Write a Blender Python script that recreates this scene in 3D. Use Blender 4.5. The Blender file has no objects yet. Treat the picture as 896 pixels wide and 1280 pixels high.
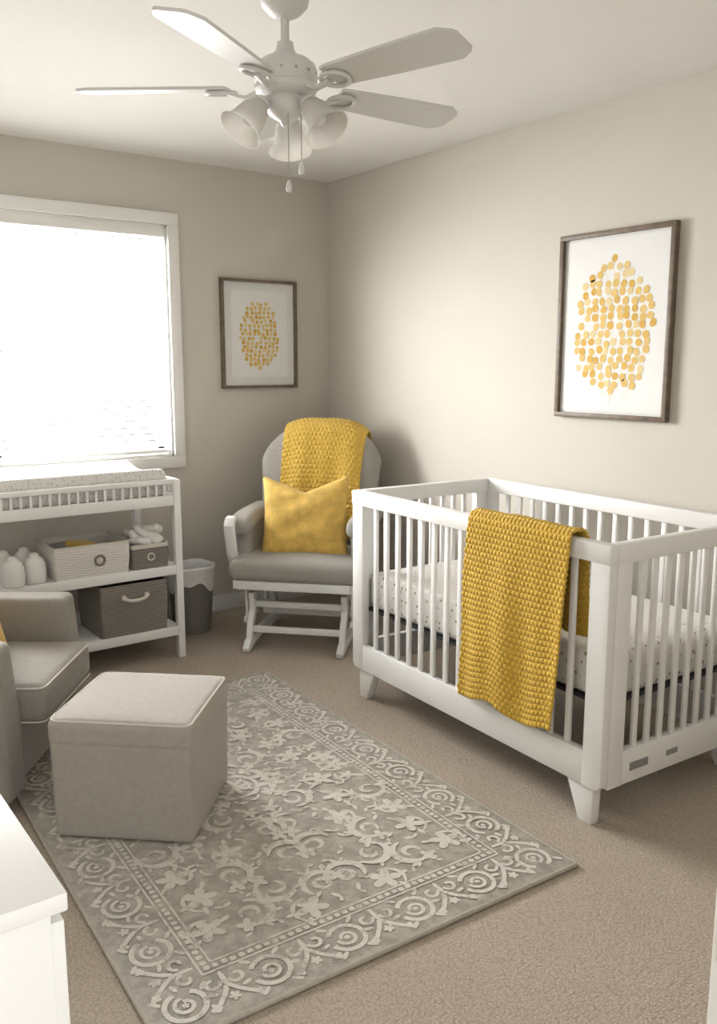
import bpy, bmesh, math, random
from mathutils import Vector, Matrix, Euler
random.seed(7)
PI=math.pi
# ---------------------------------------------------------------- materials
def new_mat(name):
    m=bpy.data.materials.new(name); m.use_nodes=True
    nt=m.node_tree; b=nt.nodes['Principled BSDF']
    return m,nt,b
def coords(nt):
    return nt.nodes.new('ShaderNodeTexCoord').outputs['Object']
def mat(name,col,rough=.6,var=.04,nscale=8,bump=0,bscale=200,bdist=.002,sheen=0,metal=0):
    m,nt,b=new_mat(name)
    tc=coords(nt)
    n=nt.nodes.new('ShaderNodeTexNoise'); n.inputs['Scale'].default_value=nscale; n.inputs['Detail'].default_value=4
    nt.links.new(tc,n.inputs['Vector'])
    r=nt.nodes.new('ShaderNodeValToRGB')
    r.color_ramp.elements[0].position=.3; r.color_ramp.elements[1].position=.7
    r.color_ramp.elements[0].color=[c*(1-var) for c in col]+[1]
    r.color_ramp.elements[1].color=[min(1,c*(1+var)) for c in col]+[1]
    nt.links.new(n.outputs['Fac'],r.inputs['Fac'])
    nt.links.new(r.outputs['Color'],b.inputs['Base Color'])
    b.inputs['Roughness'].default_value=rough
    b.inputs['Metallic'].default_value=metal
    if sheen: b.inputs['Sheen Weight'].default_value=sheen
    if bump:
        n2=nt.nodes.new('ShaderNodeTexNoise'); n2.inputs['Scale'].default_value=bscale; n2.inputs['Detail'].default_value=3
        nt.links.new(tc,n2.inputs['Vector'])
        bp=nt.nodes.new('ShaderNodeBump'); bp.inputs['Strength'].default_value=bump; bp.inputs['Distance'].default_value=bdist
        nt.links.new(n2.outputs['Fac'],bp.inputs['Height'])
        nt.links.new(bp.outputs['Normal'],b.inputs['Normal'])
    return m
M={}
M['wall']=mat('wall_paint',(.60,.568,.508),.85,.012,3,.12,180,.001)
M['ceil']=mat('ceiling_paint',(.82,.805,.77),.9,.01,3,.1,150,.001)
M['trim']=mat('trim_white',(.82,.815,.80),.45,.01)
M['white']=mat('white_lacquer',(.80,.80,.79),.4,.01,4)
M['fanw']=mat('fan_white',(.66,.655,.635),.4,.01,4)
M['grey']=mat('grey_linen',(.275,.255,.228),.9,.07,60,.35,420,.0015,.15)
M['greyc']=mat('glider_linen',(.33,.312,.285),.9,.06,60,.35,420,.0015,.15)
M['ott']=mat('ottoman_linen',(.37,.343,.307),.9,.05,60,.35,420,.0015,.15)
M['pipe']=mat('piping_pale',(.56,.525,.48),.8,.03)
M['black']=mat('black_plastic',(.02,.02,.02),.5)
M['dark']=mat('dark_steel',(.03,.03,.035),.5)
M['frame']=mat('frame_taupe_wood',(.155,.115,.083),.5,.25,25,.2,90,.001)
M['paper']=mat('print_paper',(.76,.76,.75),.7,.01)
M['matb']=mat('mat_board',(.70,.70,.69),.8,.01)
M['strap']=mat('basket_handle',(.62,.58,.52),.8,.03)
M['greyp']=mat('grey_plastic',(.20,.188,.168),.6,.03)
M['plate']=mat('label_plate',(.25,.25,.25),.5,.05)
M['metal']=mat('brushed_metal',(.45,.44,.42),.3,.05,30,0,200,.001,0,1)
M['diaper']=mat('white_cloth',(.80,.79,.77),.85,.02,20,.3,90,.002)
YEL=[(.68,.47,.15),(.70,.50,.19),(.66,.42,.10),(.72,.58,.31),(.64,.39,.08)]
for i,c in enumerate(YEL): M['dot%d'%i]=mat('dot_yellow_%d'%i,c,.8,.05,40)
M['ypil']=mat('pillow_yellow',(.66,.435,.10),.85,.18,22,.3,300,.0015,.15)
M['yknit']=mat('knit_yellow',(.62,.395,.045),.9,.12,90,.5,500,.002,.2)
M['ythrow']=mat('throw_yellow',(.64,.42,.07),.9,.10,90,.5,500,.002,.2)
m,nt,b=new_mat('carpet'); tc=coords(nt)
v=nt.nodes.new('ShaderNodeTexVoronoi'); v.inputs['Scale'].default_value=130; v.inputs['Randomness'].default_value=.7
n=nt.nodes.new('ShaderNodeTexNoise'); n.inputs['Scale'].default_value=2; n.inputs['Detail'].default_value=3
nt.links.new(tc,v.inputs['Vector']); nt.links.new(tc,n.inputs['Vector'])
r=nt.nodes.new('ShaderNodeValToRGB'); r.color_ramp.elements[0].color=(.52,.445,.365,1); r.color_ramp.elements[1].color=(.36,.302,.242,1)
r.color_ramp.elements[0].position=.1;r.color_ramp.elements[1].position=.8
nt.links.new(v.outputs['Distance'],r.inputs['Fac'])
mx=nt.nodes.new('ShaderNodeMixRGB'); mx.blend_type='MULTIPLY'; mx.inputs[0].default_value=.12
nt.links.new(r.outputs[0],mx.inputs[1]); nt.links.new(n.outputs['Fac'],mx.inputs[2])
nt.links.new(mx.outputs[0],b.inputs['Base Color']); b.inputs['Roughness'].default_value=.95
bp=nt.nodes.new('ShaderNodeBump'); bp.inputs['Strength'].default_value=.6; bp.inputs['Distance'].default_value=.004; bp.invert=True
nt.links.new(v.outputs['Distance'],bp.inputs['Height']); nt.links.new(bp.outputs[0],b.inputs['Normal'])
M['carpet']=m
def rugmat(name,c1,c2,lo,hi,sc=22):
    m,nt,b=new_mat(name); tc=coords(nt)
    n=nt.nodes.new('ShaderNodeTexNoise'); n.inputs['Scale'].default_value=sc; n.inputs['Detail'].default_value=8; n.inputs['Roughness'].default_value=.75
    nt.links.new(tc,n.inputs['Vector'])
    r=nt.nodes.new('ShaderNodeValToRGB'); r.color_ramp.elements[0].position=lo; r.color_ramp.elements[1].position=hi
    r.color_ramp.elements[0].color=c1+(1,); r.color_ramp.elements[1].color=c2+(1,)
    nt.links.new(n.outputs['Fac'],r.inputs['Fac']); nt.links.new(r.outputs[0],b.inputs['Base Color'])
    b.inputs['Roughness'].default_value=.95
    n2=nt.nodes.new('ShaderNodeTexNoise'); n2.inputs['Scale'].default_value=260
    nt.links.new(tc,n2.inputs['Vector'])
    bp=nt.nodes.new('ShaderNodeBump'); bp.inputs['Strength'].default_value=.4; bp.inputs['Distance'].default_value=.003
    nt.links.new(n2.outputs['Fac'],bp.inputs['Height']); nt.links.new(bp.outputs[0],b.inputs['Normal'])
    return m
M['rug']=rugmat('rug_ground',(.345,.325,.282),(.52,.49,.44),.42,.66)
M['rugp']=rugmat('rug_pile',(.44,.415,.365),(.64,.615,.56),.38,.50,30)
M['rugedge']=mat('rug_edge',(.42,.39,.34),.9,.1,60)
def dotmat(name,base,dot,scale,thr):
    m,nt,b=new_mat(name); tc=coords(nt)
    v=nt.nodes.new('ShaderNodeTexVoronoi'); v.inputs['Scale'].default_value=scale; v.inputs['Randomness'].default_value=.65
    nt.links.new(tc,v.inputs['Vector'])
    r=nt.nodes.new('ShaderNodeValToRGB'); r.color_ramp.interpolation='LINEAR'
    r.color_ramp.elements[0].position=thr; r.color_ramp.elements[1].position=thr+.04
    r.color_ramp.elements[0].color=dot+(1,); r.color_ramp.elements[1].color=base+(1,)
    nt.links.new(v.outputs['Distance'],r.inputs['Fac']); nt.links.new(r.outputs[0],b.inputs['Base Color'])
    b.inputs['Roughness'].default_value=.85
    return m
M['sheet']=dotmat('crib_sheet',(.80,.785,.755),(.42,.35,.23),36,.21)
M['pad']=dotmat('changing_pad_cover',(.72,.71,.69),(.56,.55,.53),60,.30)
def ribmat(name,c1,c2,scale):
    m,nt,b=new_mat(name); tc=coords(nt)
    w=nt.nodes.new('ShaderNodeTexWave'); w.bands_direction='Z'; w.inputs['Scale'].default_value=scale; w.inputs['Distortion'].default_value=.5
    nt.links.new(tc,w.inputs['Vector'])
    r=nt.nodes.new('ShaderNodeValToRGB'); r.color_ramp.elements[0].color=c1+(1,); r.color_ramp.elements[1].color=c2+(1,)
    nt.links.new(w.outputs['Fac'],r.inputs['Fac']); nt.links.new(r.outputs[0],b.inputs['Base Color'])
    bp=nt.nodes.new('ShaderNodeBump'); bp.inputs['Strength'].default_value=.6; bp.inputs['Distance'].default_value=.003
    nt.links.new(w.outputs['Fac'],bp.inputs['Height']); nt.links.new(bp.outputs[0],b.inputs['Normal'])
    b.inputs['Roughness'].default_value=.9
    return m
M['ribgrey']=ribmat('woven_grey',(.18,.165,.145),(.27,.25,.22),28)
M['ribwhite']=ribmat('woven_white',(.64,.62,.58),(.76,.74,.70),28)
m,nt,b=new_mat('frosted_glass')
b.inputs['Base Color'].default_value=(.78,.77,.745,1); b.inputs['Roughness'].default_value=.25
tr=nt.nodes.new('ShaderNodeBsdfTranslucent'); tr.inputs[0].default_value=(.9,.88,.84,1)
ms=nt.nodes.new('ShaderNodeMixShader')
nn=nt.nodes.new('ShaderNodeTexNoise'); nn.inputs['Scale'].default_value=30; nt.links.new(coords(nt),nn.inputs['Vector'])
mr=nt.nodes.new('ShaderNodeMapRange'); mr.inputs[3].default_value=.35; mr.inputs[4].default_value=.5
nt.links.new(nn.outputs['Fac'],mr.inputs[0]); nt.links.new(mr.outputs[0],ms.inputs[0])
nt.links.new(b.outputs[0],ms.inputs[1]); nt.links.new(tr.outputs[0],ms.inputs[2]); nt.links.new(ms.outputs[0],nt.nodes['Material Output'].inputs[0])
M['glass']=m
M['slat']=mat('blind_slat',(.72,.72,.71),.6,.02)
# ---------------------------------------------------------------- mesh helpers
def link(o,parent=None):
    bpy.context.collection.objects.link(o)
    if parent: o.parent=parent
    return o
def empty(name,loc=(0,0,0),rotz=0):
    e=bpy.data.objects.new(name,None); e.location=loc; e.rotation_euler=(0,0,rotz); e.empty_display_size=.1
    return link(e)
def mk(name,bm,mats,parent=None,smooth=True,loc=(0,0,0),rot=(0,0,0),angle=40,recalc=True):
    if recalc: bmesh.ops.recalc_face_normals(bm,faces=bm.faces)
    me=bpy.data.meshes.new(name); bm.to_mesh(me); bm.free()
    if not isinstance(mats,(list,tuple)): mats=[mats]
    for k in mats: me.materials.append(M[k] if isinstance(k,str) else k)
    if smooth:
        for p in me.polygons: p.use_smooth=True
        try: me.set_sharp_from_angle(angle=math.radians(angle))
        except Exception: pass
    o=bpy.data.objects.new(name,me); o.location=loc; o.rotation_euler=rot
    return link(o,parent)
def box(name,parent,c,s,m,bev=.004,rot=(0,0,0),seg=2):
    bm=bmesh.new(); bmesh.ops.create_cube(bm,size=1)
    for v in bm.verts: v.co=Vector((v.co.x*s[0],v.co.y*s[1],v.co.z*s[2]))
    if bev: bmesh.ops.bevel(bm,geom=bm.edges[:],offset=min(bev,min(s)*.45),segments=seg,affect='EDGES',profile=.5)
    return mk(name,bm,m,parent,True,c,rot)
def axis(h,r,n=8):
    a=[-h+r*(1-math.cos(t*PI/2/4)) for t in range(4)]
    inner=[-h+r+(2*h-2*r)*i/n for i in range(n+1)]
    return a+inner+[-x for x in reversed(a)]
def soft(name,parent,c,s,r,m,rot=(0,0,0),n=10,fn=None):
    """rounded, subdivided box; fn deforms each local vertex"""
    h=[x/2 for x in s]; r=min(r,min(h)*.98)
    A=[axis(h[i],r,n) for i in range(3)]
    bm=bmesh.new()
    for ax in range(3):
        u,w=(ax+1)%3,(ax+2)%3
        for sg in (-1,1):
            g=[]
            for a in A[u]:
                row=[]
                for bb in A[w]:
                    p=[0,0,0]; p[ax]=sg*h[ax]; p[u]=a; p[w]=bb
                    row.append(bm.verts.new(p))
                g.append(row)
            for i in range(len(g)-1):
                for j in range(len(g[0])-1):
                    bm.faces.new((g[i][j],g[i+1][j],g[i+1][j+1],g[i][j+1]))
    bmesh.ops.remove_doubles(bm,verts=bm.verts,dist=1e-5)
    for v in bm.verts:
        inn=Vector([max(-(h[i]-r),min(h[i]-r,v.co[i])) for i in range(3)])
        d=v.co-inn
        if d.length>1e-9: v.co=inn+d.normalized()*r
        if fn: v.co=Vector(fn(v.co.x/h[0],v.co.y/h[1],v.co.z/h[2],v.co.copy()))
    return mk(name,bm,m,parent,True,c,rot,80)
def crown(k):
    def f(x,y,z,p):
        p.z+=k*max(0,z)*max(0,1-x*x)*max(0,1-y*y); return p
    return f
def cyl(name,parent,p1,p2,r1,r2,m,seg=20,bev=0):
    p1=Vector(p1);p2=Vector(p2);d=p2-p1
    bm=bmesh.new(); bmesh.ops.create_cone(bm,cap_ends=True,segments=seg,radius1=r1,radius2=r2,depth=d.length)
    q=d.to_track_quat('Z','Y').to_matrix().to_4x4()
    bmesh.ops.transform(bm,matrix=Matrix.Translation((p1+p2)/2)@q,verts=bm.verts)
    return mk(name,bm,m,parent,True,angle=35)
def lathe(name,parent,prof,m,seg=40,loc=(0,0,0),rot=(0,0,0),wave=0,close=False):
    bm=bmesh.new(); rings=[]
    for k,(r,z) in enumerate(prof):
        ring=[]
        for i in range(seg):
            a=2*PI*i/seg; rr=r*(1+wave*(k/len(prof))**2*math.cos(6*a)) if wave else r
            ring.append(bm.verts.new((rr*math.cos(a),rr*math.sin(a),z)))
        rings.append(ring)
    for a,b2 in zip(rings,rings[1:]):
        for i in range(seg): bm.faces.new((a[i],a[(i+1)%seg],b2[(i+1)%seg],b2[i]))
    if close:
        for rg in (rings[0],rings[-1]): bm.faces.new(rg)
    return mk(name,bm,m,parent,True,loc,rot,35)
def tube(name,parent,pts,r,m,closed=False,seg=10,loc=(0,0,0),rot=(0,0,0),flat=1):
    pts=[Vector(p) for p in pts]; bm=bmesh.new(); rings=[]; n=len(pts); up=None
    for i,p in enumerate(pts):
        if closed: t=(pts[(i+1)%n]-pts[i-1])
        else: t=pts[min(i+1,n-1)]-pts[max(i-1,0)]
        t.normalize()
        if up is None:
            up=Vector((0,0,1)) if abs(t.z)<.9 else Vector((1,0,0))
        s=t.cross(up).normalized(); up=s.cross(t).normalized()
        rr=r[i] if isinstance(r,(list,tuple)) else r
        rings.append([bm.verts.new(p+s*math.cos(2*PI*k/seg)*rr+up*math.sin(2*PI*k/seg)*rr*flat) for k in range(seg)])
    for i in range(n if closed else n-1):
        a,b2=rings[i],rings[(i+1)%n]
        for k in range(seg): bm.faces.new((a[k],a[(k+1)%seg],b2[(k+1)%seg],b2[k]))
    if not closed:
        bm.faces.new(rings[0]); bm.faces.new(rings[-1])
    return mk(name,bm,m,parent,True,loc,rot,60)
def prism(name,parent,poly,t,m,plane='yz',off=0,bev=.004,loc=(0,0,0),rot=(0,0,0)):
    """poly (a,b) extruded by thickness t on the remaining axis, centred at off"""
    bm=bmesh.new()
    def P(a,b,c):
        return {'yz':(c,a,b),'xz':(a,c,b),'xy':(a,b,c)}[plane]
    A=[bm.verts.new(P(a,b,off-t/2)) for a,b in poly]; B=[bm.verts.new(P(a,b,off+t/2)) for a,b in poly]
    bm.faces.new(A); bm.faces.new(B)
    n=len(poly)
    for i in range(n): bm.faces.new((A[i],A[(i+1)%n],B[(i+1)%n],B[i]))
    if bev:
        bmesh.ops.recalc_face_normals(bm,faces=bm.faces)
        es=[e for f in bm.faces if len(f.verts)==n and n>4 for e in f.edges]
        if n<=4: es=bm.edges[:]
        bmesh.ops.bevel(bm,geom=list(set(es)),offset=bev,segments=2,affect='EDGES',profile=.5)
    return mk(name,bm,m,parent,True,loc,rot,30)
def ribbon(name,parent,pts,w,t,m,plane='yz',off=0,bev=.004):
    L=[];R=[]
    n=len(pts)
    for i,(a,b) in enumerate(pts):
        a0,b0=pts[max(i-1,0)];a1,b1=pts[min(i+1,n-1)]
        da,db=a1-a0,b1-b0; l=math.hypot(da,db); da/=l;db/=l
        ww=w[i] if isinstance(w,list) else w
        L.append((a-db*ww/2,b+da*ww/2)); R.append((a+db*ww/2,b-da*ww/2))
    return prism(name,parent,L+R[::-1],t,m,plane,off,bev)
def smoothpath(pts,step):
    P=[Vector(p) for p in pts]; out=[]
    for i in range(len(P)-1):
        p0=P[max(i-1,0)];p1=P[i];p2=P[i+1];p3=P[min(i+2,len(P)-1)]
        for k in range(24):
            t=k/24
            out.append(.5*((2*p1)+(p2-p0)*t+(2*p0-5*p1+4*p2-p3)*t*t+(3*p1-p0-3*p2+p3)*t**3))
    out.append(P[-1])
    L=[0]
    for a,b in zip(out,out[1:]): L.append(L[-1]+(b-a).length)
    N=max(2,int(L[-1]/step)); res=[];j=0
    for i in range(N+1):
        s=L[-1]*i/N
        while j<len(L)-2 and L[j+1]<s: j+=1
        f=(s-L[j])/max(1e-9,L[j+1]-L[j]); res.append(out[j].lerp(out[j+1],min(1,f)))
    return res,L[-1]
def drape(name,parent,path,width,step,mat_,axmap,cell=(.016,.014),amp=.003,fold=.008,shift=None,adj=None,thick=.008,seed=1):
    """path: list of (a,z); width: fn(s)->(b0,b1); axmap(a,b,z)->local point"""
    pts,L=smoothpath([(a,0,z) for a,z in path],step)
    nu=len(pts); nv=int(abs(width(.2)[1]-width(.2)[0])/step)
    bm=bmesh.new(); g=[]
    for i,p in enumerate(pts):
        s=i/(nu-1); t=(pts[min(i+1,nu-1)]-pts[max(i-1,0)]).normalized(); nrm=-Vector((t.z,0,-t.x))
        b0,b1=width(s); row=[]
        for j in range(nv+1):
            f=j/nv; b=b0+(b1-b0)*f
            hang=min(1,max(0,abs(s-shift)/.35)) if shift is not None else 1
            fo=fold*hang*(math.sin(f*9+seed+s*2)+.6*math.sin(f*21+seed*2-s*3))
            u=s*L/cell[0]; vv=f*abs(b1-b0)/cell[1]; ri=int(u)
            kn=amp*abs(math.sin(PI*u))**.8*(.25+.75*abs(math.sin(PI*(vv+(.5 if ri%2 else 0)))))
            lateral=.004*math.sin(s*14+seed)*(1 if f>.5 else .6)
            q=p+nrm*(fo+kn)
            z=q.z
            if adj: z+=adj(b,s)
            row.append(bm.verts.new(axmap(q.x,b+lateral,z)))
        g.append(row)
    for i in range(nu-1):
        for j in range(nv): bm.faces.new((g[i][j],g[i+1][j],g[i+1][j+1],g[i][j+1]))
    o=mk(name,bm,mat_,parent,True,angle=180)
    so=o.modifiers.new('thick','SOLIDIFY'); so.thickness=thick; so.offset=0
    return o
def pillow(name,parent,w,h,T,m,loc,rot,chop=.0,n=36):
    bm=bmesh.new()
    for sg in (1,-1):
        g=[]
        for i in range(n+1):
            row=[]
            for j in range(n+1):
                x=-1+2*i/n; y=-1+2*j/n
                t=T/2*((1-abs(x)**2.6)*(1-abs(y)**2.6))**.55
                X=x*w/2*(1-.07*(1-y*y)**1.0); Y=y*h/2*(1-.06*(1-x*x))
                if y>0: Y-=chop*(y**1.6)*(max(0,1-abs(x)*1.05))**1.1
                t*=1+.08*math.sin(x*5+y*3)+.05*math.sin(y*9-x*4)
                row.append(bm.verts.new((X,-sg*t,Y)))
            g.append(row)
        for i in range(n):
            for j in range(n): bm.faces.new((g[i][j],g[i+1][j],g[i+1][j+1],g[i][j+1]))
    bmesh.ops.remove_doubles(bm,verts=bm.verts,dist=1e-4)
    return mk(name,bm,m,parent,True,loc,rot,180)
# ---------------------------------------------------------------- room
XL,XR,YN,YB,HC=-.32,2.996,-.9,4.378,2.44
box('floor',None,((XL+XR)/2,(YN+YB)/2,-.05),(XR-XL+.3,YB-YN+.3,.1),'carpet',0)
box('ceiling',None,((XL+XR)/2,(YN+YB)/2,HC+.05),(XR-XL+.3,YB-YN+.3,.1),'ceil',0)
box('wall_right',None,(XR+.06,(YN+YB)/2,HC/2),(.12,YB-YN+.24,HC),'wall',0)
box('wall_left',None,(XL-.06,(YN+YB)/2,HC/2),(.12,YB-YN+.24,HC),'wall',0)
WX0,WX1,WZ0,WZ1=.42,1.975,.907,2.110
def wallhole():
    bm=bmesh.new()
    y0,y1=YB,YB+.14
    xs=[XL-.12,WX0,WX1,XR+.12]; zs=[0,WZ0,WZ1,HC]
    for i in range(3):
        for k in range(3):
            if i==1 and k==1: continue
            r=bmesh.ops.create_cube(bm,size=1)
            for v in r['verts']:
                v.co=Vector((xs[i] if v.co.x<0 else xs[i+1], y0 if v.co.y<0 else y1, zs[k] if v.co.z<0 else zs[k+1]))
    bmesh.ops.remove_doubles(bm,verts=bm.verts,dist=1e-5)
    mk('wall_back',bm,'wall',None,False)
wallhole()
for nm,c,s in (('baseboard_back',((XL+XR)/2,YB-.008,.045),(XR-XL,.016,.09)),
               ('baseboard_right',(XR-.008,(1.0+YB)/2,.045),(.016,YB-1.0,.09)),
               ('baseboard_left',(XL+.008,(YN+YB)/2,.045),(.016,YB-YN,.09))):
    box(nm,None,c,s,'trim',.004)
w=empty('window_1',((WX0+WX1)/2,YB,(WZ0+WZ1)/2))
ww=WX1-WX0; wh=WZ1-WZ0
cw=.062
box('casing_top',w,(0,-.011,wh/2+cw/2),(ww+2*cw,.022,cw),'trim',.005)
box('casing_bottom',w,(0,-.011,-wh/2-cw/2),(ww+2*cw,.022,cw),'trim',.005)
box('casing_left',w,(-ww/2-cw/2,-.011,0),(cw,.022,wh+.002),'trim',.005)
box('casing_right',w,(ww/2+cw/2,-.011,0),(cw,.022,wh+.002),'trim',.005)
box('jamb_top',w,(0,.07,wh/2-.006),(ww,.14,.012),'trim',.002)
box('jamb_bottom',w,(0,.07,-wh/2+.006),(ww,.14,.012),'trim',.002)
box('jamb_left',w,(-ww/2+.006,.07,0),(.012,.14,wh),'trim',.002)
box('jamb_right',w,(ww/2-.006,.07,0),(.012,.14,wh),'trim',.002)
for nm,c,s in (('sash_top',(0,.11,wh/2-.03),(ww,.03,.04)),('sash_bottom',(0,.11,-wh/2+.03),(ww,.03,.04)),
               ('sash_left',(-ww/2+.03,.11,0),(.04,.03,wh)),('sash_right',(ww/2-.03,.11,0),(.04,.03,wh)),('sash_mullion',(-.1,.11,0),(.035,.03,wh))):
    box(nm,w,c,s,'trim',.003)
bl=empty('window_blind',((WX0+WX1)/2,YB+.035,(WZ0+WZ1)/2))
box('headrail',bl,(0,-.012,wh/2-.036),(ww-.03,.05,.05),'trim',.004)
box('bottom_rail',bl,(0,0,-wh/2+.03),(ww-.03,.045,.018),'trim',.004)
bm=bmesh.new(); nsl=30
for i in range(nsl):
    z=wh/2-.075-(wh-.13)*i/nsl
    g=[]
    for k in range(5):
        f=k/4-.5; y=f*.044; zz=z+.0035*(1-4*f*f)+f*.009
        g.append([bm.verts.new((sx*(ww/2-.018),y,zz)) for sx in (-1,1)])
    for k in range(4): bm.faces.new((g[k][0],g[k+1][0],g[k+1][1],g[k][1]))
o=mk('slats',bm,'slat',bl); so=o.modifiers.new('t','SOLIDIFY'); so.thickness=.0018
for x in (-.6,-.05,.6): cyl('cord',bl,(x,-.024,-wh/2+.03),(x,-.024,wh/2-.05),.0015,.0015,'trim',6)
d=empty('door_1',(.61,.346,0))
box('jamb',d,(.06,-.06,1.03),(.12,.12,2.06),'trim',.004)
box('casing',d,(.15,.007,1.05),(.07,.014,2.1),'trim',.003)
box('strike_plate',d,(-.001,-.022,.95),(.003,.03,.06),'metal',.001)
box('wall_near',None,((.735+XR)/2,.285,HC/2),(XR-.735,.11,HC),'wall',0)
# ---------------------------------------------------------------- art
def art(name,W,Hh,fw_,dots,eW,eH,loc,rotz,seed,inner,stems):
    rnd=random.Random(seed)
    a=empty(name,loc,rotz)   # local: x right, -y toward the room, z up
    D=.03
    box('frame_top',a,(0,-D/2,Hh/2-fw_/2),(W,D,fw_),'frame',.002)
    box('frame_bottom',a,(0,-D/2,-Hh/2+fw_/2),(W,D,fw_),'frame',.002)
    box('frame_left',a,(-W/2+fw_/2,-D/2,0),(fw_,D,Hh-2*fw_),'frame',.002)
    box('frame_right',a,(W/2-fw_/2,-D/2,0),(fw_,D,Hh-2*fw_),'frame',.002)
    box('mat_board',a,(0,-.010,0),(W-2*fw_,.004,Hh-2*fw_),'matb',0)
    box('print_paper',a,(0,-.0130,0),(W-2*inner,.002,Hh-2*inner),'paper',0)
    bm=bmesh.new(); pts=[]; r0=dots
    dx=r0*2.42; dz=r0*2.16; rows=int(eH/dz)+1
    for j in range(rows+1):
        Z=-eH/2+eH*(j/rows)
        z=Z/(eH/2)
        half=(max(0,1-abs(z)**2.2))**.5*(1-.10*z)*eW/2
        n=int(half/dx)+1
        for i in range(-n,n+1):
            X=(i+(.5 if j%2 else 0)+.30*math.sin(j*2.3))*dx
            X+=rnd.uniform(-.42,.42)*r0; Zj=Z+rnd.uniform(-.45,.45)*r0
            if abs(X)>half+r0*.5 or rnd.random()<.03: continue
            pts.append((X,Zj))
    for k,(X,Z) in enumerate(pts):
        rx=r0*rnd.uniform(.88,1.04); rz=r0*rnd.uniform(.92,1.12); ro=rnd.uniform(-.6,.6)
        f=bm.faces.new([bm.verts.new((X+rx*math.cos(t)*math.cos(ro)-rz*math.sin(t)*math.sin(ro),-.0148-.00012*(k%7),Z+rx*math.cos(t)*math.sin(ro)+rz*math.sin(t)*math.cos(ro))) for t in [2*PI*i/24 for i in range(24)]])
        f.material_index=rnd.choice([0,0,1,1,2,4,3])
    def stem(x0,z0,x1,z1,w_):
        dx,dz=x1-x0,z1-z0; l=math.hypot(dx,dz) or 1; nx,nz=-dz/l*w_,dx/l*w_
        f=bm.faces.new([bm.verts.new(c) for c in ((x0+nx,-.0143,z0+nz),(x1+nx,-.0143,z1+nz),(x1-nx,-.0143,z1-nz),(x0-nx,-.0143,z0-nz))]); f.material_index=3
    for (X,Z) in pts[::2]: stem(X,Z,X*.55,Z-.05*eH-.03,.0008)
    stem(0,-eH/2-.02,0,0,.0012)
    mk('dot_tree',bm,['dot%d'%i for i in range(5)],a,False)
    return a
art('framed_dot_print',.484,.598,.016,.0112,.245,.375,(2.513,YB-.001,1.564),0,3,.062,False)
art('framed_dot_print',.56,.758,.020,.0158,.370,.535,(XR-.001,2.308,1.552),-PI/2,5,.03,True)
# ---------------------------------------------------------------- crib
cr=empty('crib',(2.43,2.19,0),math.radians(-2.95))
HX,HY=.375,.68; ZB,ZT=.125,.885
for sx in (-1,1):
    for sy in (-1,1):
        y0=sy*(HY-.0375); x0=sx*(HX-.017)
        def rp(w,z0,z1,r,side):
            out=[(-w/2*side,z1),(w/2*side,z1)]
            out+= [(w/2*side-r*side*(1-math.cos(t)),z0+r*(1-math.sin(t))) for t in (0,PI/8,PI/4,3*PI/8,PI/2)]
            return out+[(-w/2*side,z0)]
        prism('post_side',cr,[(y0+a,b) for a,b in rp(.075,ZB,ZT-.03,.03,sy)],.034,'white','yz',x0,.004)
        x1=sx*(HX-.034-.033)
        box('post_end',cr,(x1,sy*(HY-.017),(ZB+ZT-.03)/2),(.066,.034,ZT-.03-ZB),'white',.004)
        prism('leg',cr,[(sy*.645,.128),(sy*.535,.128),(sy*.590,.0),(sy*.640,.0)],.038,'white','yz',sx*(HX-.03),.004)
    box('top_rail',cr,(sx*(HX-.017),0,ZT-.030),(.042,2*HY+.004,.060),'white',.007)
    box('bottom_rail',cr,(sx*(HX-.017),0,ZB+.055),(.030,2*HY-.12,.11),'white',.004)
    ns=15
    for i in range(ns):
        y=-HY+.075+(2*HY-.15)*(i+1)/(ns+1)
        box('slat',cr,(sx*(HX-.017),y,(ZB+.1+ZT-.05)/2),(.013,.022,ZT-.05-ZB-.1),'white',.003)
for sy in (-1,1):
    box('end_top_rail',cr,(0,sy*(HY-.019),ZT-.030),(2*HX-.07,.042,.060),'white',.007)
    box('end_bottom_rail',cr,(0,sy*(HY-.017),ZB+.055),(2*HX-.07,.030,.11),'white',.004)
    ns=8
    for i in range(ns):
        x=-HX+.10+(2*HX-.20)*(i+1)/(ns+1)
        box('end_slat',cr,(x,sy*(HY-.017),(ZB+.1+ZT-.05)/2),(.022,.013,ZT-.05-ZB-.1),'white',.003)
box('label_a',cr,(-.20,-HY+.0012,ZB+.052),(.085,.004,.026),'plate',.001)
box('label_b',cr,(-.04,-HY+.0012,ZB+.052),(.055,.004,.018),'plate',.001)
box('mattress_support',cr,(0,0,.380),(2*HX-.09,2*HY-.08,.010),'dark',.003)
soft('mattress',cr,(0,0,.462),(2*HX-.10,2*HY-.09,.152),.03,'sheet',fn=crown(.006))
px=-HX
bk=empty('knit_blanket',(2.43,2.19,0),math.radians(-2.95))
drape('blanket_cloth',bk,[(px-.030,.262),(px-.026,.45),(px-.020,.70),(px-.018,.85),(px-.010,.897),(px+.018,.904),(px+.045,.893),(px+.055,.84),(px+.060,.72),(px+.075,.565)],
      lambda s:(-.505-.035*min(1,s*1.8)-.03*max(0,s-.6),-.050-.030*min(1,s*1.8)+.012*math.sin(s*5)),
      .0028,'yknit',lambda a,b,z:(a,b,z),cell=(.0190,.0175),amp=.0078,fold=.008,shift=.58,thick=.007,seed=2,
      adj=lambda b,s:(-.006+.014*math.sin(b*22))*max(0,1-s*2.2))
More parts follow.
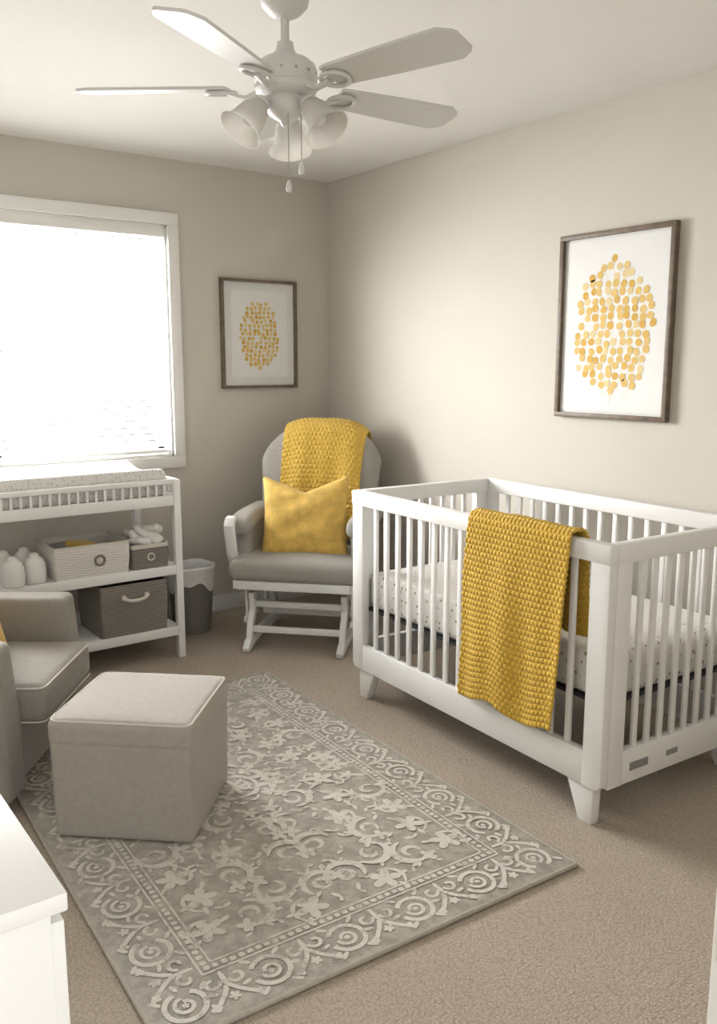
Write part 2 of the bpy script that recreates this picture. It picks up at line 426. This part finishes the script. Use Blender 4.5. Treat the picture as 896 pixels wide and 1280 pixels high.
# ---------------------------------------------------------------- glider chair
gl=empty('glider_chair',(2.365,3.666,0),math.radians(-47))
def backfn(x,y,z,p):
    t=(z+1)/2
    p.y-=.025*max(0,-y)*max(0,1-x*x)*max(0,1-z*z)
    p.z-=.17*t*t*abs(x)**3.4
    p.x*=1-.10*(1-t)
    p.y+=p.z*.30
    return p
soft('back_cushion',gl,(0,.30,.745),(.66,.13,.66),.055,'greyc',fn=backfn,n=16)
soft('seat_cushion',gl,(0,-.02,.405),(.655,.57,.105),.042,'greyc',fn=crown(.02))
for sx in (-1,1):
    def padarm(x,y,z,p):
        p.z-=.03*max(0,-y)**3; return p
    soft('arm_pad',gl,(sx*.300,.045,.628),(.125,.49,.085),.04,'greyc',fn=padarm)
    soft('arm_panel',gl,(sx*.296,.055,.52),(.085,.40,.20),.03,'greyc')
    ribbon('arm_scroll',gl,[(-.10,.395),(-.165,.425),(-.20,.48),(-.212,.54),(-.225,.585),(-.228,.615),(-.215,.64),(-.19,.652)],[.05,.045,.04,.038,.04,.042,.038,.02],.050,'white','yz',sx*.332,.008)
    box('seat_side_rail',gl,(sx*.29,-.01,.335),(.03,.54,.045),'white',.005)
    box('arm_back_post',gl,(sx*.305,.25,.47),(.04,.04,.30),'white',.005)
    X=sx*.235
    ribbon('runner',gl,[(-.31,.012),(-.27,.03),(-.2,.045),(0,.05),(.2,.045),(.27,.03),(.31,.012)],[.022,.05,.045,.04,.045,.05,.022],.035,'white','yz',X,.004)
    ribbon('upright_front',gl,[(-.235,.045),(-.22,.12),(-.17,.19),(-.165,.255)],[.055,.045,.05,.06],.03,'white','yz',X,.004)
    ribbon('upright_back',gl,[(.235,.045),(.22,.12),(.17,.19),(.165,.255)],[.055,.045,.05,.06],.03,'white','yz',X,.004)
    box('base_top_rail',gl,(X,0,.262),(.03,.42,.035),'white',.005)
    for yy in (-.16,.16):
        box('swing_link',gl,(sx*.27,yy,.22),(.014,.032,.20),'white',.004,rot=(.12,0,0))
        cyl('pivot',gl,(sx*.262,yy+.01,.15),(sx*.285,yy+.01,.15),.012,.012,'metal',14)
        cyl('pivot_top',gl,(sx*.262,yy-.01,.30),(sx*.285,yy-.01,.30),.012,.012,'metal',14)
    box('lower_link_rail',gl,(sx*.27,0,.135),(.018,.40,.03),'white',.004)
box('seat_front_rail',gl,(0,-.275,.335),(.56,.025,.045),'white',.005)
box('seat_back_rail',gl,(0,.25,.335),(.56,.025,.045),'white',.005)
for yy,zz in ((-.225,.10),(-.17,.215),(.20,.10),(0,.135),(.17,.215)):
    box('cross_bar',gl,(0,yy,zz),(.47,.022,.032),'white',.004)
th_=empty('knit_throw',(2.365,3.666,0),math.radians(-47))
def fy(z): return .30+(z-.745)*.30-.065
drape('throw_cloth',th_,[(fy(.50)-.030,.50),(fy(.65)-.036,.65),(fy(.8)-.034,.80),(fy(.95)-.024,.95),(fy(1.04)-.012,1.045),(fy(1.06)+.03,1.092),(fy(1.06)+.09,1.100),(fy(1.04)+.155,1.06),(fy(.9)+.165,.90),(fy(.75)+.162,.75)],
      lambda s:(-.215+.02*math.sin(s*4),.235-.012*math.cos(s*5)),.004,'ythrow',lambda a,b,z:(b,a,z),cell=(.026,.022),amp=.007,fold=.007,shift=.58,thick=.008,seed=5,
      adj=lambda b,s:-.17*(abs(b)/.325)**3.4*(1 if s>.45 else (s/.45)**2))
pillow('throw_pillow',None,.45,.42,.15,'ypil',(2.338,3.637,.640),(math.radians(-17),math.radians(-1.5),math.radians(-44)),.075)
# ---------------------------------------------------------------- changing table
ct=empty('changing_table',(1.262,4.02,0))
TX,TY=.46,.265; LT=.865
for sx in (-1,1):
    for sy in (-1,1):
        box('leg',ct,(sx*(TX-.0175),sy*(TY-.0175),LT/2),(.035,.035,LT),'white',.004)
    for k in range(6):
        box('end_spindle',ct,(sx*(TX-.0175),-TY+.035+(2*TY-.07)*(k+1)/7,.815),(.012,.012,.07),'white',.002)
    box('end_top_rail',ct,(sx*(TX-.0175),0,.857),(.026,2*TY-.03,.024),'white',.004)
    box('end_low_rail',ct,(sx*(TX-.0175),0,.768),(.024,2*TY-.05,.05),'white',.004)
for sy in (-1,1):
    box('top_rail',ct,(0,sy*(TY-.0175),.857),(2*TX-.03,.026,.024),'white',.004)
    box('low_rail',ct,(0,sy*(TY-.0175),.768),(2*TX-.05,.024,.05),'white',.004)
    for k in range(20):
        box('spindle',ct,(-TX+.035+(2*TX-.07)*(k+1)/21,sy*(TY-.0175),.815),(.012,.012,.07),'white',.002)
    for zz in (.435,.135): box('shelf_lip',ct,(0,sy*(TY-.012),zz),(2*TX-.05,.018,.045),'white',.004)
for zz,n_ in ((.445,'shelf_mid'),(.145,'shelf_low'),(.765,'tray')):
    box(n_,ct,(0,0,zz),(2*TX-.03,2*TY-.03,.016),'white',.002)
def padfn(x,y,z,p):
    p.z+= .030*abs(y)**3*max(0,z)*1.0 -.012*max(0,z)*(1-y*y) ; return p
soft('changing_pad',None,(1.252,4.02,.838),(.85,.465,.125),.035,'pad',fn=padfn)
def openbin(name,loc,w,d_,h,mt,rim=None,rimh=.02,t=.008,taper=.04,rot=0):
    e=empty(name,loc,rot); bm=bmesh.new()
    def ring(hw,hd,z,r=.012):
        o=[]
        for cx,cy,a0 in ((hw-r,hd-r,0),(-hw+r,hd-r,PI/2),(-hw+r,-hd+r,PI),(hw-r,-hd+r,1.5*PI)):
            for k in range(4):
                a=a0+k*PI/6; o.append(bm.verts.new((cx+r*math.cos(a),cy+r*math.sin(a),z)))
        return o
    b0=1-taper
    R=[ring(w/2*b0,d_/2*b0,0),ring(w/2*(b0+taper*.5)+.003,d_/2*(b0+taper*.5)+.003,h*.5),ring(w/2,d_/2,h-rimh),ring(w/2,d_/2,h),ring(w/2-t,d_/2-t,h),ring(w/2-t,d_/2-t,h-rimh),ring(w/2*b0-t,d_/2*b0-t,t)]
    for q,(a,b2) in enumerate(zip(R,R[1:])):
        for i in range(16):
            f=bm.faces.new((a[i],a[(i+1)%16],b2[(i+1)%16],b2[i])); f.material_index=1 if (rim and q in (2,3,4)) else 0
    bm.faces.new(R[0]); bm.faces.new(R[-1])
    mk('body',bm,[mt,rim or mt],e,True,angle=30)
    return e
b1=openbin('fabric_storage_bin',(1.292,3.90,.455),.345,.28,.150,'ribwhite','strap',.010)
tube('handle_ring',b1,[(.03+.021*math.cos(a),-.143,.075+.021*math.sin(a)) for a in [2*PI*i/24 for i in range(24)]],.006,'greyp',True)
box('handle_tab',b1,(.03,-.141,.075),(.05,.004,.05),'strap',.002)
soft('folded_burp_cloth',b1,(.0,-.02,.118),(.13,.13,.05),.02,'ypil',rot=(.1,.15,.3),n=5)
soft('folded_muslin',b1,(-.08,.04,.10),(.12,.16,.06),.025,'greyc',rot=(0,-.1,.1),n=5)
b2=openbin('diaper_caddy',(1.572,3.90,.455),.185,.24,.115,'ribgrey','strap',.018)
tube('handle_ring',b2,[(.016*math.cos(a),-.123,.055+.016*math.sin(a)) for a in [2*PI*i/20 for i in range(20)]],.004,'strap',True)
for k in range(11):
    soft('diaper',b2,(random.uniform(-.045,.045),random.uniform(-.07,.06),.105+.010*k*.7),(.060,.085,.036),.017,'diaper',rot=(random.uniform(-1,1),random.uniform(-.9,.9),random.uniform(0,3)),n=4)
for k,(x,y) in enumerate(((1.055,3.83),(.955,3.80),(.955,3.95),(1.05,3.97))):
    e=empty('wipes_canister',(x,y,.453))
    lathe('body',e,[(0,0),(.040,0),(.046,.006),(.050,.05),(.047,.085),(.036,.108),(.022,.118),(.020,.128),(.012,.134),(0,.135)],'diaper',28)
b3=openbin('woven_storage_bin',(1.478,3.92,.153),.325,.32,.245,'ribgrey','ribgrey',.02,taper=.03)
tube('handle',b3,[(.055*math.cos(a)+.0,-.166-.012*math.sin(a),.175-.018*math.sin(a)+.012) for a in [PI*i/14 for i in range(15)]],.008,'strap')
for sx in (-1,1): cyl('handle_stud',b3,(sx*.055,-.158,.187),(sx*.055,-.174,.187),.012,.012,'strap',14)
# ---------------------------------------------------------------- trash can with liner
tb=empty('waste_bin',(1.935,4.13,0))
lathe('bucket',tb,[(.0,.004),(.096,.004),(.100,.012),(.120,.325),(.122,.335),(.122,.34),(.116,.34),(.114,.325),(.094,.02),(0,.018)],'greyp')
bm=bmesh.new(); seg=96; rings=[]
for k,(r_,z_) in enumerate([(.1232,.255),(.1238,.295),(.1245,.335),(.1275,.352),(.123,.360),(.115,.345),(.109,.27),(.103,.17)]):
    ring=[]
    for i in range(seg):
        a=2*PI*i/seg; wv=.0022*math.sin(11*a+k)+.0015*math.sin(23*a)
        dz=(.022*math.sin(3*a+1)+.012*math.sin(7*a)) if k==0 else (.010*math.sin(3*a+1) if k==1 else .003*math.sin(5*a+k))
        rr=r_+(abs(wv) if k<4 else -abs(wv)); ring.append(bm.verts.new((rr*math.cos(a),rr*math.sin(a),z_+dz)))
    rings.append(ring)
for a_,b_ in zip(rings,rings[1:]):
    for i in range(seg): bm.faces.new((a_[i],a_[(i+1)%seg],b_[(i+1)%seg],b_[i]))
mk('bag_liner',bm,'diaper',tb)
# ---------------------------------------------------------------- armchair
ac=empty('armchair',(.828,2.922,0),math.atan2(.8,.6))
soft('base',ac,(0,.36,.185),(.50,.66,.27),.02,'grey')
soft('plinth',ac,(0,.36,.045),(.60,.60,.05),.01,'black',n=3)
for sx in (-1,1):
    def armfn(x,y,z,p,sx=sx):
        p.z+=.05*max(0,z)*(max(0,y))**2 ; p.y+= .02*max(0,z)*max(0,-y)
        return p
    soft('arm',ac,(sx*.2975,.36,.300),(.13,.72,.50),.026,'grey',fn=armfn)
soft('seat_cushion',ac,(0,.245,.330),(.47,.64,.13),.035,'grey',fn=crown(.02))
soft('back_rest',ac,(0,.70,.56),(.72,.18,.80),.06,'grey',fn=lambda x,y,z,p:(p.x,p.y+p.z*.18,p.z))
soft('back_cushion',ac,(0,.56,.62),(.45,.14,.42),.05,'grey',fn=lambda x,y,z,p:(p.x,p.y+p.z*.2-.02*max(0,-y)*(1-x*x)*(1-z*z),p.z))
def rrect(hw,hd,r,n=6):
    o=[]
    for cx,cy,a0 in ((hw-r,hd-r,0),(-hw+r,hd-r,PI/2),(-hw+r,-hd+r,PI),(hw-r,-hd+r,1.5*PI)):
        for k in range(n+1):
            a=a0+k*PI/2/n; o.append((cx+r*math.cos(a),cy+r*math.sin(a)))
    return o
tube('seat_piping',ac,[(x,y+.245,.386) for x,y in rrect(.231,.316,.03)],.0035,'pipe',True,8)
tube('seat_piping_low',ac,[(x,y+.245,.274) for x,y in rrect(.231,.316,.03)],.0035,'pipe',True,8)
pillow('lumbar_pillow',None,.36,.36,.13,'ypil',(.605,3.06,.54),(math.radians(-20),0,math.atan2(.8,.6)),.02)
# ---------------------------------------------------------------- ottoman
ot=empty('ottoman',(.976,2.455,0),math.radians(-42.5))
soft('body',ot,(0,0,.182),(.428,.415,.330),.018,'ott',fn=lambda x,y,z,p:(p.x*(1-.02*(1-z)/2),p.y*(1-.02*(1-z)/2),p.z))
soft('top_cushion',ot,(0,0,.343),(.434,.421,.085),.024,'ott',fn=crown(.012))
tube('piping',ot,[(x,y,.380) for x,y in rrect(.210,.2035,.026)],.0035,'pipe',True,8)
lathe('swivel_base',ot,[(0,.013),(.15,.013),(.155,.016),(.15,.024),(.05,.028),(0,.028)],'black')
# ---------------------------------------------------------------- white dresser
dr=empty('dresser',(0.02,1.365,0))
DW,DD,DH=.50,.87,.80
box('top',dr,(0,0,DH-.012),(DW,DD,.024),'white',.003)
box('carcass',dr,(-.006,0,(DH-.024)/2+.03),(DW-.025,DD-.012,DH-.085),'white',.002)
for k in range(3):
    z0=.06+k*.235
    box('drawer_front',dr,(DW/2-.010,0,z0+.115),(.018,DD-.03,.225),'white',.003)
    cyl('knob',dr,(DW/2,0,z0+.115),(DW/2+.02,0,z0+.115),.009,.013,'white',16)
for sx in (-1,1):
    for sy in (-1,1): box('foot',dr,(sx*.2,sy*.38,.025),(.05,.05,.05),'white',.003)
# ---------------------------------------------------------------- rug
rg=empty('area_rug',(1.262,2.412,0),math.radians(-2.7))
RW,RL=.61,.935
box('ground',rg,(0,0,.006),(2*RW,2*RL,.012),['rug'],.004)
tube('bound_edge',rg,[(x,y,.007) for x,y in rrect(RW,RL,.008,2)],.0065,'rugedge',True,8)
bm=bmesh.new(); zc=[0]
def zz_(): zc[0]+=1; return .0125+((zc[0]*37)%401)*6e-6
def strip(pts,wd):
    z=zz_(); n=len(pts); prev=None
    for i,(x,y) in enumerate(pts):
        x0,y0=pts[max(i-1,0)];x1,y1=pts[min(i+1,n-1)]
        dx,dy=x1-x0,y1-y0; l=math.hypot(dx,dy) or 1; dx/=l;dy/=l
        w_=(wd[i] if isinstance(wd,list) else wd)/2
        zi=z+i*2e-7
        a=bm.verts.new((x-dy*w_,y+dx*w_,zi)); b=bm.verts.new((x+dy*w_,y-dx*w_,zi))
        if prev: bm.faces.new((prev[0],prev[1],b,a))
        prev=(a,b)
def blob(cx,cy,r,pet=5,depth=.35,rot=0,sx=1,sy=1):
    z=zz_(); n=pet*8; c=bm.verts.new((cx,cy,z)); o=[]
    for i in range(n):
        a=2*PI*i/n; rr=r*(1-depth+depth*abs(math.cos(a*pet/2)))
        X,Y=rr*math.cos(a)*sx,rr*math.sin(a)*sy
        o.append(bm.verts.new((cx+X*math.cos(rot)-Y*math.sin(rot),cy+X*math.sin(rot)+Y*math.cos(rot),z)))
    for i in range(n): bm.faces.new((c,o[i],o[(i+1)%n]))
def leaf(cx,cy,l,w_,rot):
    blob(cx+math.cos(rot)*l/2,cy+math.sin(rot)*l/2,l/2,2,.15,rot,1,w_/l)
def spiral(cx,cy,r0,r1,a0,turns,wd,flip=1):
    n=int(26*turns)+4
    strip([(cx+(r0+(r1-r0)*i/n)*math.cos(a0+flip*2*PI*turns*i/n),cy+(r0+(r1-r0)*i/n)*math.sin(a0+flip*2*PI*turns*i/n)) for i in range(n+1)],wd)
def rectline(off,wd):
    a,b=RW-off,RL-off
    strip([(-a,-b),(a,-b)],wd);strip([(-a,b),(a,b)],wd);strip([(-a,-b),(-a,b)],wd);strip([(a,-b),(a,b)],wd)
rectline(.190,.006); rectline(.156,.006)
def dots(off,sp,r):
    a,b=RW-off,RL-off
    k=int(2*b/sp)
    for i in range(k+1):
        y=-b+2*b*i/k
        for s in (-1,1): blob(s*a,y,r,4,.1,PI/4)
    k=int(2*a/sp)
    for i in range(1,k):
        x=-a+2*a*i/k
        for s in (-1,1): blob(x,s*b,r,4,.1,PI/4)
dots(.173,.022,.0085)
bo=.086
def bmotif(cx,cy,kind,ang):
    c,s=math.cos(ang),math.sin(ang)
    def T(x,y): return (cx+x*c-y*s,cy+x*s+y*c)
    if kind==0:   # rosette inside a broken ring
        spiral(cx,cy,.046,.046,ang+.3,.86,.013); spiral(cx,cy,.026,.014,ang,1.0,.010); blob(cx,cy,.009,5)
        for sg in (-1,1):
            X,Y=T(sg*.028,.047); leaf(X,Y,.030,.014,ang+PI/2-sg*.9)
            X,Y=T(sg*.028,-.047); leaf(X,Y,.030,.014,ang-PI/2+sg*.9)
    else:         # branching Y with buds
        for sg in (-1,1):
            strip([T(sg*(.003+.050*u**1.4),-.012+.062*u) for u in [i/8 for i in range(9)]],.012)
            X,Y=T(sg*.052,.048); blob(X,Y,.013,3,.4,ang)
            X,Y=T(sg*.030,-.030); spiral(X,Y,.020,.010,ang+(PI if sg>0 else 0),.8,.010,-sg)
            X,Y=T(sg*.030,.008); leaf(X,Y,.026,.013,ang-sg*.3+(0 if sg>0 else PI))
        X,Y=T(0,-.062); leaf(X,Y,.060,.015,ang+PI/2)
        X,Y=T(0,.030); blob(X,Y,.015,5,.5,ang)
for s in (-1,1):
    k=16
    for i in range(k+1):
        y=-(RL-bo)+2*(RL-bo)*i/k
        bmotif(s*(RW-bo),y,i%2,-s*PI/2)
    k=10
    for i in range(1,k):
        x=-(RW-bo)+2*(RW-bo)*i/k
        bmotif(x,s*(RL-bo),i%2,PI/2-s*PI/2)
rr_=random.Random(33)
FX,FY=RW-.205,RL-.205
def M4(fn,*a):
    for mx_ in (1,-1):
        for my_ in (1,-1): fn(mx_,my_,*a)
def fl(mx_,my_,x,y,r,pet,rot):
    blob(x*mx_,y*my_,r,pet,.60,math.atan2(math.sin(rot)*my_,math.cos(rot)*mx_))
def sp(mx_,my_,x,y,r0,r1,a0,t,wd):
    n=int(26*t)+4
    P_=[((x+(r0+(r1-r0)*i/n)*math.cos(a0+2*PI*t*i/n))*mx_,(y+(r0+(r1-r0)*i/n)*math.sin(a0+2*PI*t*i/n))*my_) for i in range(n+1)]
    strip(P_,[wd*(.4+1.0*math.sin(PI*i/n)) for i in range(n+1)])
def lf(mx_,my_,x,y,l,w_,a):
    leaf(x*mx_,y*my_,l,w_,math.atan2(math.sin(a)*my_,math.cos(a)*mx_))
placed=[]
t=0
while t<9000:
    t+=1
    x=rr_.uniform(.025,FX-.025); y=rr_.uniform(.025,FY-.025)
    kind=rr_.random()
    if t<500: kind*=.45
    need=.112 if kind<.45 else (.072 if kind<.75 else .042)
    if any((x-a)**2+(y-b)**2<(need*.5+c*.5)**2 for a,b,c in placed): continue
    placed.append((x,y,need))
    a=rr_.uniform(0,2*PI)
    if kind<.25:      # lily with stems and leaves
        M4(fl,x,y,.048,5,a); M4(sp,x,y,.038,.060,a+2,.42,.009)
        for q in (3.6,4.6,1.1): M4(lf,x+.040*math.cos(a+q),y+.040*math.sin(a+q),.034,.015,a+q)
    elif kind<.45:    # arching frond
        M4(sp,x,y,.050,.056,a,.55,.018); M4(sp,x,y,.018,.028,a+1,.7,.012); M4(fl,x+.052*math.cos(a-.25),y+.052*math.sin(a-.25),.028,4,a)
        for q in (.6,1.5,2.4): M4(lf,x+.058*math.cos(a+q),y+.058*math.sin(a+q),.026,.013,a+q+.5)
    elif kind<.75:
        M4(fl,x,y,.030,5,a); M4(lf,x+.015*math.cos(a),y+.015*math.sin(a),.048,.017,a); M4(sp,x,y,.034,.04,a+1.5,.3,.011)
    else:
        M4(lf,x,y,.030,.015,a); M4(lf,x,y,.022,.012,a+2.2)
for k in range(4):
    a=PI/4+k*PI/2; blob(.12*math.cos(a),.12*math.sin(a),.030,5,.6,a)
spiral(0,0,.075,.075,0,1,.013); blob(0,0,.05,8,.5)
bm.normal_update()
for f in bm.faces:
    if f.normal.z<0: f.normal_flip()
mk('pile_pattern',bm,'rugp',rg,False,recalc=False)
# ---------------------------------------------------------------- ceiling fan
fan=empty('ceiling_fan',(1.34,2.16,0))
lathe('canopy',fan,[(.0,2.439),(.072,2.439),(.074,2.425),(.071,2.38),(.062,2.345),(.042,2.325),(.022,2.315),(0,2.315)],'fanw')
cyl('downrod',fan,(0,0,2.22),(0,0,2.33),.012,.012,'fanw')
lathe('motor',fan,[(0,2.255),(.022,2.255),(.025,2.235),(.036,2.222),(.064,2.210),(.082,2.196),(.087,2.183),(.087,2.158),(.082,2.148),(.086,2.143),(.086,2.132),(.078,2.122),(.06,2.116),(0,2.114)],'fanw',56)
lathe('light_kit',fan,[(0,2.118),(.050,2.118),(.054,2.108),(.054,2.082),(.048,2.072),(.034,2.062),(.018,2.054),(.010,2.04),(0,2.036)],'fanw')
for k in range(14):
    a=2*PI*k/14; cyl('screw',fan,(.0865*math.cos(a),.0865*math.sin(a),2.170),(.0895*math.cos(a),.0895*math.sin(a),2.170),.004,.004,'metal',8)
for k,ang in enumerate((-3.3,-75.3,-147.3,-219.3,68.7)):
    a=math.radians(ang)
    L0,L1=.160,.572
    top=[(L0,-.046),(L0+.02,-.050),(.36,-.060),(L1-.040,-.066),(L1-.006,-.045),(L1,-.034)]
    poly=top+[(x,-y) for x,y in top[::-1]]
    bm=bmesh.new()
    A=[bm.verts.new((x,y,-.004)) for x,y in poly]; B=[bm.verts.new((x,y,.004)) for x,y in poly]
    bm.faces.new(A); bm.faces.new(B)
    for i in range(len(poly)): bm.faces.new((A[i],A[(i+1)%len(poly)],B[(i+1)%len(poly)],B[i]))
    mk('blade',bm,'fanw',fan,True,(0,0,2.140),(math.radians(-12),0,a),30)
    c,s=math.cos(a),math.sin(a)
    iron=[(.075,0,2.132),(.11,0,2.117),(.135,0,2.122),(.16,0,2.131)]
    tube('blade_iron',fan,[(x*c,x*s,z) for x,_,z in iron],[.014,.011,.012,.016],'fanw',flat=.45)
    lp=[(.178+.040*math.cos(t_),.034*math.sin(t_)) for t_ in [2*PI*i/24 for i in range(24)]]
    tl=math.tan(math.radians(-12))
    tube('iron_loop',fan,[(x*c-y*s,x*s+y*c,2.129+y*tl) for x,y in lp],.0065,'fanw',True,8)
fwd=math.radians(53.7)
for k,da in enumerate((0,125,-125)):
    a=fwd+math.radians(da); c,s=math.cos(a),math.sin(a)
    tube('lamp_arm',fan,[(.035*c,.035*s,2.098),(.058*c,.058*s,2.104),(.074*c,.074*s,2.096)],.009,'fanw')
    tilt=math.radians(40)
    q=Matrix.Rotation(a,4,'Z')@Matrix.Rotation(-tilt,4,'Y')@Matrix.Scale(.88,4)
    prof=[(.020,.0),(.026,-.004),(.034,-.018),(.043,-.038),(.047,-.060),(.050,-.082),(.058,-.102),(.072,-.118),(.069,-.118),(.056,-.101),(.047,-.081),(.044,-.060),(.040,-.039),(.031,-.02),(.018,-.005)]
    T_=Matrix.Translation((.076*c,.076*s,2.090))@q
    o=lathe('tulip_shade',fan,prof,'glass',48,wave=.03); o.matrix_local=T_
    o=lathe('shade_fitter',fan,[(0,.012),(.020,.012),(.026,.004),(.026,-.012),(.024,-.014)],'fanw',28); o.matrix_local=T_
    o=lathe('bulb',fan,[(.0,-.085),(.015,-.082),(.024,-.066),(.022,-.048),(.012,-.025),(.012,0)],'paper',20); o.matrix_local=T_
for x,y,z0,z1 in ((-.015,-.035,2.07,1.882),(.03,-.03,2.07,1.935)):
    cyl('pull_chain',fan,(x,y,z1),(x,y,z0),.0016,.0016,'metal',8)
    lathe('pull_knob',fan,[(0,.012),(.004,.010),(.007,0),(.009,-.012),(.006,-.02),(0,-.022)],'fanw',16,loc=(x,y,z1))
# ---------------------------------------------------------------- lights
W=bpy.data.worlds.new('sky_world'); bpy.context.scene.world=W; W.use_nodes=True
bg=W.node_tree.nodes['Background']; bg.inputs[0].default_value=(1,.995,.985,1); bg.inputs[1].default_value=1.5
la=bpy.data.lights.new('window_daylight','AREA'); la.shape='RECTANGLE'; la.size=1.6; la.size_y=1.3; la.energy=145; la.color=(1,.99,.972)
lo=bpy.data.objects.new('window_daylight',la); link(lo); lo.location=((WX0+WX1)/2,YB+.35,(WZ0+WZ1)/2+.15)
lo.rotation_euler=Vector((0.05,-1,-.25)).to_track_quat('-Z','Y').to_euler()
# ---------------------------------------------------------------- camera
F=1087.0
yaw=math.radians(36.3); th=math.atan(184/1087)
fwv=Vector((math.sin(yaw)*math.cos(th),math.cos(yaw)*math.cos(th),-math.sin(th)))
cam=bpy.data.cameras.new('camera'); co=bpy.data.objects.new('camera',cam); link(co)
co.location=(0,0,1.395); co.rotation_euler=fwv.to_track_quat('-Z','Y').to_euler()
cam.sensor_fit='VERTICAL'; cam.sensor_height=24; cam.lens=F/1280*24; cam.clip_start=.02
sc=bpy.context.scene; sc.camera=co
sc.view_settings.view_transform='Standard'; sc.view_settings.exposure=.93
